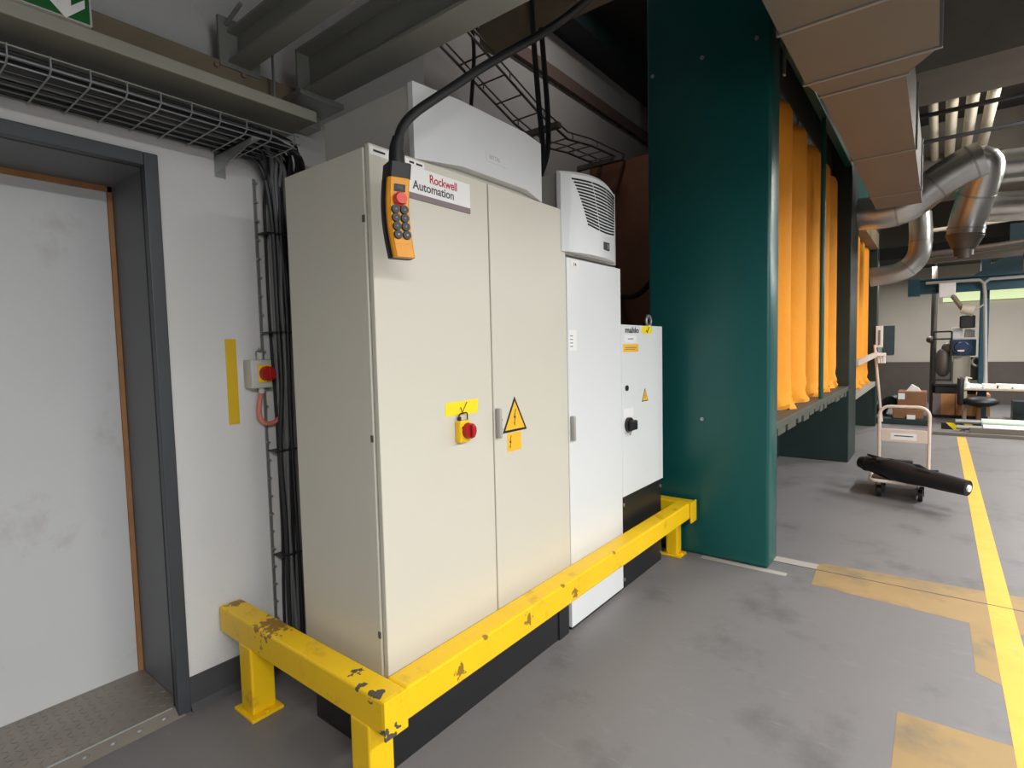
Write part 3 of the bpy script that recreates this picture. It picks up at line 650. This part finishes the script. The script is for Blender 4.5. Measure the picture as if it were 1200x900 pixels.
# ============================================================ DUCTS AND CEILING SERVICES
dc = thing('air_duct', (1.1, 3, 3.1), 'large rectangular grey sheet metal duct along the top of the green machine', 'duct')
ZD = 3.1
def seam_ring(b, y, x0, x1, z1, e=.02, t=.03): b.box((x0 - e, y, ZD - e * .6), (x1 + e, y + t, z1 + e), .003)
b = MB(); b.box((.815, -2.5, ZD), (1.468, 2.735, 3.62)); b.build('near_section', M['duct'], dc)
b = MB(); b.loft([[(.815, 2.735, ZD), (1.468, 2.735, ZD), (1.468, 2.735, 3.62), (.815, 2.735, 3.62)], [(.863, 2.985, ZD), (1.31, 2.985, ZD), (1.31, 2.985, 3.62), (.863, 2.985, 3.62)]]); b.build('taper', M['duct'], dc)
b = MB(); b.box((.863, 2.985, ZD), (1.31, 6.9, 3.62)); b.build('far_section', M['duct'], dc)
for y, x0, x1 in ((-.1, .815, 1.468), (2.015, .815, 1.468), (2.72, .815, 1.468), (2.97, .863, 1.31), (4.6, .863, 1.31), (6.2, .863, 1.31)):
    b = MB(); seam_ring(b, y, x0, x1, 3.62, .016, .022); b.build('flange', M['galv'], dc)
def duct(name, pts, r, label, seg=True, n=22):
    t = thing(name, pts[0], label, 'duct')
    b = MB(); b.tube(pts, r, n); b.build('pipe', M['galv'], t, True)
    for p, q in zip(pts, pts[1:]):
        p = Vector(p); q = Vector(q); L_ = (q - p).length; k = max(1, int(L_ / .45))
        b = MB()
        for i in range(k + 1):
            c_ = p.lerp(q, i / k); dd = (q - p).normalized() * .012; b.cyl(c_ - dd, c_ + dd, r * 1.035, n=n)
        b.build('seam', M['galv'], t, True)
    return t
M['spiral'] = mat('silver_duct_skin', (196, 196, 194), .3, .85, var=.08, scale=10, bump=.04, bscale=14)
def duct(name, pts, r, label, k=1, step=.4):
    t = thing(name, pts[0], label, 'duct')
    pts = [Vector(p) for p in pts]; sm = smooth(pts, k) if k else pts
    b = MB(); b.tube(sm, r, 24); b.build('pipe', M['spiral'], t, True)
    acc = 0
    for p, q in zip(sm, sm[1:]):
        acc += (q - p).length
        if acc > step:
            acc = 0; dd = (q - p).normalized() * .011; b = MB(); b.cyl(q - dd, q + dd, r * 1.03, n=24); b.build('seam', M['galv'], t, True)
    return t
duct('round_duct', [fy(7.4, 1006, 251), fy(7.4, 1040, 249), fy(7.4, 1066, 240), fy(7.4, 1098, 214), fy(7.4, 1132, 193), fy(7.4, 1152, 185)], .205, 'round silver duct rising in a long slope from the green machine', 2)
duct('round_duct', [fy(7.55, 1142, 192), fy(7.55, 1154, 190), fy(7.6, 1153, 205), fy(7.75, 1140, 240), fy(7.8, 1133, 262), fy(7.8, 1131, 277)], .19, 'round silver duct dropping from the upper end of the sloping duct', 2)
duct('round_duct', [fy(8.25, 1155, 200), fy(8.25, 1175, 195), fy(8.25, 1260, 186)], .20, 'upper horizontal silver duct at the right edge', 0, .3)
duct('round_duct', [fy(8.1, 1143, 246), fy(8.1, 1160, 243), fy(8.1, 1260, 237)], .18, 'lower horizontal spiral silver duct at the right edge', 0, .2)
duct('round_duct', [fy(8.8, 1078, 250), fy(8.8, 1080, 280), fy(8.8, 1076, 304), fy(8.8, 1056, 320), fy(8.8, 1020, 325)], .14, 'small dark silver elbow duct under the sloping duct', 2)
q = fy(7.8, 1131, 277); qa = fy(7.8, 1129, 292); b = MB(); b.cyl(q + Vector((0, 0, .02)), qa, .20, .12, 24); b.cyl(qa, qa + Vector((0, 0, -.12)), .10, n=20); b.box((qa.x - .3, 7.72, qa.z - .14), (qa.x + .55, 7.88, qa.z - .09))
tag(b.build('duct_damper', M['mesh'], None, True), 'dull conical damper on a bracket below the dropping silver duct', 'damper')
b = MB(); b.box((-1.5, 5.9, 4.2), (7, 6.9, 5.2)); tag(b.build('ceiling_beam', M['concrete']), 'wide concrete beam across the ceiling above the ducts', 'beam')
b = MB(); b.box((-1.5, 10.9, 4.0), (7, 11.6, 5.2)); tag(b.build('ceiling_beam', M['concrete']), 'farther concrete beam across the ceiling', 'beam')
b = MB(); b.box((-1.5, 13.2, 3.25), (7.1, 15.45, 3.5)); tag(b.build('soffit', M['ceiling']), 'dark soffit hanging before the far wall', 'soffit')
for i, px in enumerate((1094, 1115, 1137, 1158)):
    q = fz(4.62, px, 138); b = MB(); b.cyl((q.x, 6.9, 4.62), (q.x, 10.9, 4.62), .068 if i else .055, n=18)
    tag(b.build('ceiling_pipe', M['pipe'], None, True), f'{["first","second","third","last"][i]} cream ceiling pipe counted from the rectangular duct', 'pipe', 'cream ceiling pipes')
for i, (pa, pb_) in enumerate((((1075, 138), (1210, 108)), ((1088, 166), (1210, 138)))):
    q = fz(4.45, *pa); b = MB(); b.cyl((q.x - .8, q.y, 4.45), (q.x + 3, q.y, 4.45), .03, n=10)
    tag(b.build('cross_conduit', M['cable'], None, True), ['nearer', 'farther'][i] + ' thin dark conduit crossing below the cream ceiling pipes', 'conduit')
for i, (y, z, px, py) in enumerate(((10.2, 3.0, 1150, 291), (10.4, 2.9, 1140, 300), (9.6, 3.3, 1180, 258))):
    q = fy(y, px, py); b = MB()
    b.tube(smooth([(q.x - .9, y, q.z - .02), (q.x, y, q.z), (q.x + .8, y, q.z + .06), (q.x + 3, y, q.z + .1)], 1), .05 if i < 2 else .03, 10)
    tag(b.build('service_pipe', [M['mesh'], M['concrete'], M['pipe']][i], None, True), ['brown service pipe under the ducts', 'grey service pipe just below the brown one', 'thin cream pipe beneath the lower horizontal duct'][i], 'pipe')

# ============================================================ FAR END OF THE HALL
def tagbox(name, a, b_, m_, label, cat, bev=.01): return tag(MB().box(a, b_, bev).build(name, m_), label, cat)
# jib crane
jc = thing('jib_crane', fy(12, 1154, 470), 'petrol blue crane with a post and long arm before the far wall', 'crane')
p = fy(12, 1154, 350); b = MB(); b.box((p.x - .065, 11.93, 0), (p.x + .065, 12.07, 3.0), .01); b.build('post', M['jib'], jc)
pl_ = fy(11.7, 1066, 338); b = MB(); b.box((pl_.x, 11.6, 2.36), (5, 11.66, 2.62)); b.box((pl_.x, 11.54, 2.36), (5, 11.72, 2.385)); b.box((pl_.x, 11.54, 2.6), (5, 11.72, 2.625)); b.box((pl_.x - .02, 11.53, 2.33), (pl_.x + .16, 11.73, 2.64)); b.build('arm', M['jib'], jc)
q = fy(11.9, 1190, 290); b = MB(); b.box((q.x - .08, 11.85, 2.6), (q.x + .1, 12.0, 3.5)); b.prism([(q.x - .6, 11.85, 2.62), (q.x - .08, 11.85, 2.62), (q.x - .08, 11.85, 3.0)], (0, .06, 0)); b.build('mast', M['jib'], jc)
b = MB(); q0 = fy(11.5, 1085, 332); q1 = fy(11.5, 1148, 328); q2 = fy(11.5, 1153, 332); q3 = fy(11.5, 1155, 455); b.tube([q0, q1, q2, fy(11.5, 1154.5, 345), q3], .028, 8); b.tube([q2, fy(11.5, 1160, 327), fy(11.5, 1230, 322)], .026, 8); lab(b.build('conduit', M['handle'], jc, True), 'light grey conduit')
q = fy(11.45, 1110, 340); b = MB(); b.box((q.x - .12, 11.42, q.z - .13), (q.x + .12, 11.52, q.z + .13), .015); lab(b.build('junction_box', M['signwhite'], jc), 'white junction box')
lm = thing('work_lamp', fy(11.4, 1130, 362), 'cream work lamp on a short arm under the crane arm', 'lamp')
q = fy(11.4, 1131, 362); b = MB(); b.cyl((q.x - .05, 11.4, q.z), (q.x + .12, 11.4, q.z - .04), .07, .10); b.build('head', M['pipe'], lm, True)
b = MB(); b.cyl((q.x - .03, 11.43, q.z), fy(11.45, 1116, 346), .04, n=8); b.build('arm', M['tan'], lm)
b = MB(); b.tube(smooth([(q.x + .1, 11.42, q.z), fy(11.45, 1145, 362), fy(11.5, 1154, 356)]), .015, 6); b.build('cable', M['handle'], lm)
# window strip + wall panel
def ypanel(name, y, px0, py0, px1, py1, m_, t=.05):
    a = fy(y, px0, py0); c_ = fy(y, px1, py1); return MB().box((a.x, y, c_.z), (c_.x, y + t, a.z), .004).build(name, m_)
a = fy(15.44, 1105, 352); struct(MB().box((a.x, 15.40, 2.40), (6.5, 15.5, 2.86)).build('window_1', M['window']))
tag(ypanel('notice_board', 15.45, 1035, 382, 1048, 415, M['darkglass']), 'dark grey-green board on the far wall', 'board')
tag(ypanel('notice', 13.2, 1027, 382, 1034.5, 406, M['paper'], .02), 'white framed notice at the end of the green machine', 'notice') if False else None
bn = thing('wall_notice', fy(10.3, 1030, 410), 'white notice with a dark bar on the end of the green machine', 'notice')
a = fy(10.3, 1026.5, 382); c_ = fy(10.3, 1034.5, 407)
MB().box((a.x, 10.31, c_.z), (c_.x, 10.345, a.z), .003).build('sheet', M['paper'], bn)
a = fy(10.3, 1029.5, 387); c_ = fy(10.3, 1031.5, 404); MB().box((a.x, 10.3, c_.z), (c_.x, 10.31, a.z)).build('dark_bar', M['cable_g'], bn)
br = thing('broom', fy(10.2, 1033, 498), 'cream-handled broom leaning head up against the far bay', 'broom')
b = MB(); b.cyl(fy(10.2, 1033, 494), fy(10.2, 1025, 404), .022, n=10); b.build('handle', M['trolley'], br, True)
q = fy(10.15, 1030, 416); b = MB(); b.box((q.x - .09, 10.1, q.z - .02), (q.x + .10, 10.2, q.z + .035), .01); b.build('head', M['paper'], br)
b = MB()
for i in range(3): b.cyl((q.x - .0 + i * .04, 10.15, q.z - .14), (q.x - .01 + i * .04, 10.15, q.z), .02, n=6)
b.build('bristles', M['paper'], br)
# boxes, crates
b1 = fy(11, 1052, 452); b2_ = fy(11, 1090, 494)
cbx = thing('cardboard_box', (b1.x + .25, 11.2, 0), 'brown cardboard box with a white label, upper of the pile', 'box')
b = MB(); b.box((b1.x, 11.0, .27), (b2_.x - .06, 11.5, .58), .008); b.build('carton', M['card'], cbx)
b = MB(); b.box((b1.x + .01, 10.995, .44), (b1.x + .11, 11.0, .55)); b.build('label', M['paper'], cbx)
tagbox('cardboard_box', (b1.x - .06, 10.9, .10), (b2_.x - .10, 11.5, .268), M['card'], 'flat brown cardboard box under the labelled one', 'box')
tagbox('pallet', (b1.x - .3, 10.8, .0), (b2_.x - .02, 11.6, .10), M['green_d'], 'low dark pallet under the cardboard boxes', 'pallet')
b = MB(); b.prism([(b1.x + .12, 11.2, .58), (b1.x + .34, 11.2, .58), (b1.x + .30, 11.2, .64), (b1.x + .2, 11.2, .70)], (0, .12, 0)); tag(b.build('crumpled_paper', M['paper']), 'crumpled white paper on the labelled cardboard box', 'paper')
b = MB(); b.box((b1.x + .15, 10.85, .10), (b1.x + .27, 10.9, .17)); tag(b.build('paper_scrap', M['paper']), 'small white paper scrap low before the cardboard boxes', 'paper') if True else 0
b = MB(); b.tube(smooth([(.62, 11.6, .12), (.68, 11.5, .28), (.85, 11.4, .42), (.92, 11.35, .3), (.95, 11.3, .12)]), [.12] * 0 or .10, 8); tag(b.build('bin_bag', M['green_d'], None, True), 'dark green sack lying left of the cardboard boxes', 'sack')
# wood cupboard with machine on top
k0 = fy(12.2, 1093, 490); k1 = fy(12.2, 1160, 490)
cu = thing('wooden_cupboard', (k0.x + .4, 12.5, 0), 'light wood cupboard standing under the dark machine', 'cupboard')
b = MB(); b.box((k0.x, 12.2, .06), (k1.x, 12.8, .47), .006); b.build('carcass', M['wood'], cu)
b = MB(); b.box((k0.x - .008, 12.19, .06), (k0.x + .12, 12.2, .47)); b.build('side_strip', M['mauve'], cu)
b = MB(); b.box((k0.x + .03, 12.22, 0), (k1.x - .03, 12.78, .06)); b.build('plinth', M['black'], cu)
b = MB(); b.box((k0.x + .33, 12.19, .08), (k0.x + .345, 12.2, .46)); b.build('door_gap', M['card'], cu)
mc = thing('bench_machine', (k0.x + .3, 12.5, .47), 'grey bench machine with a blue round motor and glazed side frame', 'machine')
b = MB(); b.box((k0.x + .02, 12.2, .47), (k1.x - .2, 12.75, .62), .01); b.box((k0.x + .0, 12.15, .62), (k1.x - .15, 12.8, .66), .004); b.build('bed', M['black'], mc)
a = fy(12.2, 1117, 418); c_ = fy(12.2, 1137, 446); b = MB(); b.box((a.x, 12.2, .66), (c_.x, 12.6, a.z), .01); b.build('body', M['mach'], mc)
a = fy(12.15, 1113, 398); c_ = fy(12.15, 1144, 417); b = MB(); b.box((a.x, 12.2, c_.z), (c_.x, 12.6, a.z), .02); b.build('motor_housing', M['jib'], mc)
q = fy(12.1, 1127, 407); b = MB(); b.cyl((q.x, 12.08, q.z), (q.x, 12.22, q.z), .14, n=28); b.cyl((q.x, 12.05, q.z), (q.x, 12.09, q.z), .10, .12, 28); b.build('motor', M['bluegrey'], mc, True)
q = fy(12.05, 1126, 411); b = MB(); b.box((q.x - .05, 12.04, q.z - .015), (q.x + .05, 12.055, q.z + .015)); b.build('motor_label', M['paper'], mc)
a = fy(12.2, 1115, 384); c_ = fy(12.2, 1128, 397); b = MB(); b.box((a.x, 12.25, c_.z), (c_.x, 12.5, a.z), .01); b.build('control_box', M['paper'], mc)
a = fy(12.2, 1131, 386); c_ = fy(12.2, 1143, 395); b = MB(); b.box((a.x, 12.25, c_.z), (c_.x, 12.5, a.z), .01); b.build('upper_box', M['handle'], mc)
a = fy(12.1, 1125, 370); c_ = fy(12.1, 1143, 384); b = MB(); b.box((a.x, 12.1, c_.z), (c_.x, 12.4, a.z), .02); b.build('head', M['black'], mc)
a = fy(12.1, 1094.5, 389); c_ = fy(12.1, 1114, 446); b = MB()
for x in (a.x, c_.x): b.box((x - .015, 12.1, c_.z), (x + .015, 12.14, a.z))
for z in (a.z, a.z - .14, c_.z + .01): b.box((a.x, 12.1, z - .015), (c_.x, 12.14, z + .015))
b.build('side_frame', M['black'], mc)
b = MB(); qq = fy(12.2, 1105, 425); b.sphere((qq.x, 12.25, qq.z), .14, (1, .6, 2.0)); b.sphere((qq.x + .07, 12.25, qq.z + .28), .10, (1, .6, 1)); b.build('guard_disc', M['mesh'], mc, True)
b = MB(); q = fy(12.05, 1145, 424); pts = [(q.x + .07 * math.cos(a_), 12.1, q.z + .08 * math.sin(a_)) for a_ in [math.radians(v) for v in range(70, 300, 20)]]; b.tube(pts, .018, 6); b.build('hose', M['handle'], mc)
b = MB(); a = fy(12.1, 1137, 419); c_ = fy(12.1, 1148, 446); b.box((a.x, 12.25, c_.z), (c_.x, 12.5, a.z), .02); b.build('gearbox', M['black'], mc)
p_ = fy(12.6, 1093, 440); b = MB(); b.cyl((p_.x, 12.6, 0), (p_.x, 12.6, 3.2), .05, n=12); b.sphere((p_.x - .05, 12.55, fy(12.6, 1090, 398).z), .07); tag(b.build('stand_pipe', M['mesh'], None, True), 'dark upright pipe left of the bench machine', 'pipe')
# table with papers, chair
t0 = fy(11.2, 1129, 455)
tb = thing('work_table', (t0.x + .6, 11.5, 0), 'beige work table covered with white papers', 'table')
ztb = t0.z; b = MB(); b.box((t0.x, 11.2, ztb - .035), (t0.x + 2.4, 11.9, ztb), .006); b.build('table_top', M['table'], tb)
for x, y in ((t0.x + .03, 11.24), (t0.x + 2.3, 11.24), (t0.x + .03, 11.86), (t0.x + .82, 11.24)):
    b = MB(); b.box((x - .022, y - .022, 0), (x + .022, y + .022, ztb - .035), .004); b.build('leg', M['table'], tb)
rr = random.Random(9)
for i in range(5):
    x = t0.x + .16 + i * .19; b = MB(); n = 6; rings = []
    for k in range(n + 1):
        y = 11.28 + .35 * k / n; hz = ztb + .03 + .035 * math.sin(k * 1.3 + i) ** 2 + .01 * (i % 3)
        rings.append([(x - .10, y, ztb + .001), (x + .11, y, ztb + .001), (x + .10 + .02 * math.sin(k + i), y, hz - .01), (x - .09, y, hz)])
    b.loft(rings); tag(b.build('paper_pile', M['paper']), f'{["first","second","third","fourth","fifth"][i]} crumpled white paper pile from the left on the work table', 'papers', 'white papers on the work table')
b = MB(); q = fy(11.3, 1132, 452); b.tube([(q.x, 11.3, ztb), (q.x, 11.3, ztb + .09), (q.x, 11.3, ztb + .12), (q.x, 11.3, ztb + .19)], [.055, .05, .025, .012], 12); b.tube([(q.x, 11.3, ztb + .19), (q.x + .08, 11.3, ztb + .17)], .01, 6); tag(b.build('spray_bottle', M['paper'], None, True), 'white spray bottle at the left end of the work table', 'bottle')
ch = thing('office_chair', fy(11, 1147, 492), 'black office chair pushed under the work table', 'chair')
q = fy(11.0, 1149, 471); b = MB(); b.sphere((q.x, 11.05, q.z), .25, (1, .9, .36)); b.build('seat', M['rubber'], ch, True)
q2 = fy(11.0, 1125, 464); b = MB(); b.box((q2.x - .04, 10.9, q2.z - .16), (q2.x + .05, 11.25, q2.z + .32), .035); b.build('backrest', M['rubber'], ch, True)
b = MB(); b.box((q2.x, 11.02, q.z - .06), (q.x, 11.1, q.z - .03)); b.build('back_bracket', M['black'], ch)
b = MB(); b.cyl((q.x - .02, 11.05, .08), (q.x - .02, 11.05, q.z), .035); b.build('column', M['card'], ch)
b = MB()
for k in range(5):
    a_ = k * 2 * math.pi / 5; b.cyl((q.x - .02, 11.05, .09), (q.x - .02 + .25 * math.cos(a_), 11.05 + .25 * math.sin(a_), .06), .02, n=8); b.sphere((q.x - .02 + .25 * math.cos(a_), 11.05 + .25 * math.sin(a_), .03), .03, n=8)
b.build('base', M['black'], ch)
q = fy(11.6, 1183, 470); tag(MB().box((q.x - .08, 11.55, .12), (q.x + .04, 11.6, ztb - .04), .01).build('drawer_bracket', M['black']), 'dark bracket below the right part of the work table', 'bracket') if False else None
b = MB(); b.box((2.6, 12.4, .0), (4.5, 12.8, .34)); b.box((2.6, 12.38, .12), (4.5, 12.4, .16)); tag(b.build('low_cabinet', M['green_d']), 'low dark cabinet behind the work table', 'cabinet')
# rollers on a striped stand
rs = thing('roller_stand', (1.9, 10.2, 0), 'low stand with a yellow and black striped crossbar', 'stand')
s0 = fy(10.3, 1103, 497); s1 = fy(10.3, 1150, 503)
b = MB(); b.box((s0.x, 10.25, s0.z - .075), (s1.x + 1.2, 10.34, s0.z + .035), .008); b.build('crossbar', M['black'], rs)
for i in range(3):
    x = s0.x + .06 + i * .22; b = MB(); b.prism([(x, 10.245, s0.z + .035), (x + .10, 10.245, s0.z + .035), (x + .20, 10.245, s0.z - .075), (x + .10, 10.245, s0.z - .075)], (0, .005, 0)); b.build('hazard_stripe', M['tape'], rs)
q = fy(10.2, 1128, 505); 
for x in (q.x, q.x + 1.0):
    b = MB(); b.cyl((x, 10.3, 0), (x, 10.3, s0.z - .07), .035); b.build('foot', M['handle'], rs)
for i, (px, py, m_, l) in enumerate(((1150, 495, 'greenroll', 'pale green roller lying on the striped stand, upper of the two'), (1152, 502, 'paper', 'white roller lying in front of the pale green one'))):
    q = fy(10.15 - i * .22, px, py); t = thing('roller', q, l, 'roller', 'rollers on the striped stand')
    r_ = .06; b = MB(); b.cyl(q, q + Vector((3, 0, 0)), r_, n=20); b.build('tube', M[m_], t, True)
    b = MB(); b.cyl(q + Vector((-.32, 0, 0)), q, .036); b.build('shaft', M['galv'], t, True)
q = fz(0, 1092, 516); b = MB(); b.box((1.45, 9.75, 0), (4.5, 9.95, .05), .006); b.box((1.9, 9.85, .05), (4.5, 9.95, .13), .006); tag(b.build('floor_channel', M['concrete']), 'long low steel channel on the floor crossing the end of the yellow line', 'channel')

# ============================================================ PLATFORM TROLLEY
tr = thing('platform_trolley', (1.22, 5.35, 0), 'cream platform trolley with a tubular handle on the aisle floor', 'trolley')
x0, x1, y0_, y1_ = 1.0, 1.46, 5.02, 5.75; zt = .185
b = MB(); b.box((x0, y0_, zt - .03), (x1, y1_, zt), .012); b.build('platform', M['black'], tr)
b = MB(); cr = .06; pts = []
for (cx, cy, a0_) in ((x1 - cr, y1_ - cr, 0), (x0 + cr, y1_ - cr, 90), (x0 + cr, y0_ + cr, 180), (x1 - cr, y0_ + cr, 270)):
    for k in range(6): a_ = math.radians(a0_ + k * 18); pts.append((cx + cr * math.cos(a_) * 1.1, cy + cr * math.sin(a_) * 1.1, zt - .012))
b.tube(pts, .016, 8, True); b.build('rim', M['trolley'], tr, True)
b = MB(); hx0, hx1 = x0 + .02, x1 - .02; hy = y1_ - .03; ht = .82; cr = .09; pts = [(hx0, hy, zt - .03)]
for k in range(7): a_ = math.radians(180 - k * 15); pts.append((hx0 + cr + cr * math.cos(a_), hy, ht - cr + cr * math.sin(a_)))
for k in range(7): a_ = math.radians(90 - k * 15); pts.append((hx1 - cr + cr * math.cos(a_), hy, ht - cr + cr * math.sin(a_)))
pts.append((hx1, hy, zt - .03)); b.tube(pts, .0165, 10); b.build('handle', M['trolley'], tr, True)
b = MB(); b.box((hx0 + .012, hy - .012, .45), (hx1 - .012, hy + .008, .585), .006); pn = b.build('handle_panel', M['trolley'], tr)
b = MB(); b.box((hx0 + .10, hy - .0135, .475), (hx1 - .10, hy - .012, .545)); lb = b.build('label', M['signwhite'], pn)
b = MB(); b.box((hx0 + .13, hy - .0145, .512), (hx1 - .13, hy - .0135, .522)); b.build('label_print', M['blackp'], pn)
for x in (x0 + .07, x1 - .07):
    for y in (y0_ + .1, y1_ - .1):
        b = MB(); b.cyl((x - .018, y, .055), (x + .018, y, .055), .055, n=20); w_ = b.build('wheel', M['rubber'], tr, True)
        b = MB(); b.box((x - .028, y - .02, .05), (x - .02, y + .02, zt - .03)); b.box((x + .02, y - .02, .05), (x + .028, y + .02, zt - .03)); b.build('fork', M['black'], w_)
ro = thing('rolled_fabric', (1.3, 4.9, .2), 'long black wrapped roll lying across the trolley', 'roll')
e0 = Vector((.90, 5.22, .30)); e1 = Vector((1.72, 4.80, .235)); n = 14
rad = [.055, .07, .072, .085, .095, .10, .098, .095, .088, .082, .08, .078, .075, .072, .068]
b = MB(); b.tube([e0.lerp(e1, i / n) for i in range(n + 1)], rad, 16); b.build('wrap', M['rubber'], ro, True)
dd = (e1 - e0).normalized(); b = MB(); b.cyl(e1 - dd * .01, e1 + dd * .012, .03); lab(b.build('core', M['paper'], ro), 'white core end')
b = MB(); q = e0.lerp(e1, .33) + Vector((0, 0, .085)); b.box(q + Vector((-.13, -.03, -.012)), q + Vector((.16, .05, .012)), .008); b.build('flap', M['rubber'], ro)
for sg, off in ((1, .05), (-1, .03)):
    b = MB(); b.tube([e0.lerp(e1, .1 + .085 * k) + Vector((-.02, .03 * sg + .012 * math.sin(k * 1.7), off + .03 + .012 * math.sin(k * 2.3 + sg))) for k in range(9)], [.008, .016, .02, .014, .022, .016, .02, .012, .006], 8); b.build('fold', M['rubber'], ro, True)
b = MB(); b.cyl(e0 + dd * .06, e0 + dd * .075, .075); b.build('binding', M['black'], ro)
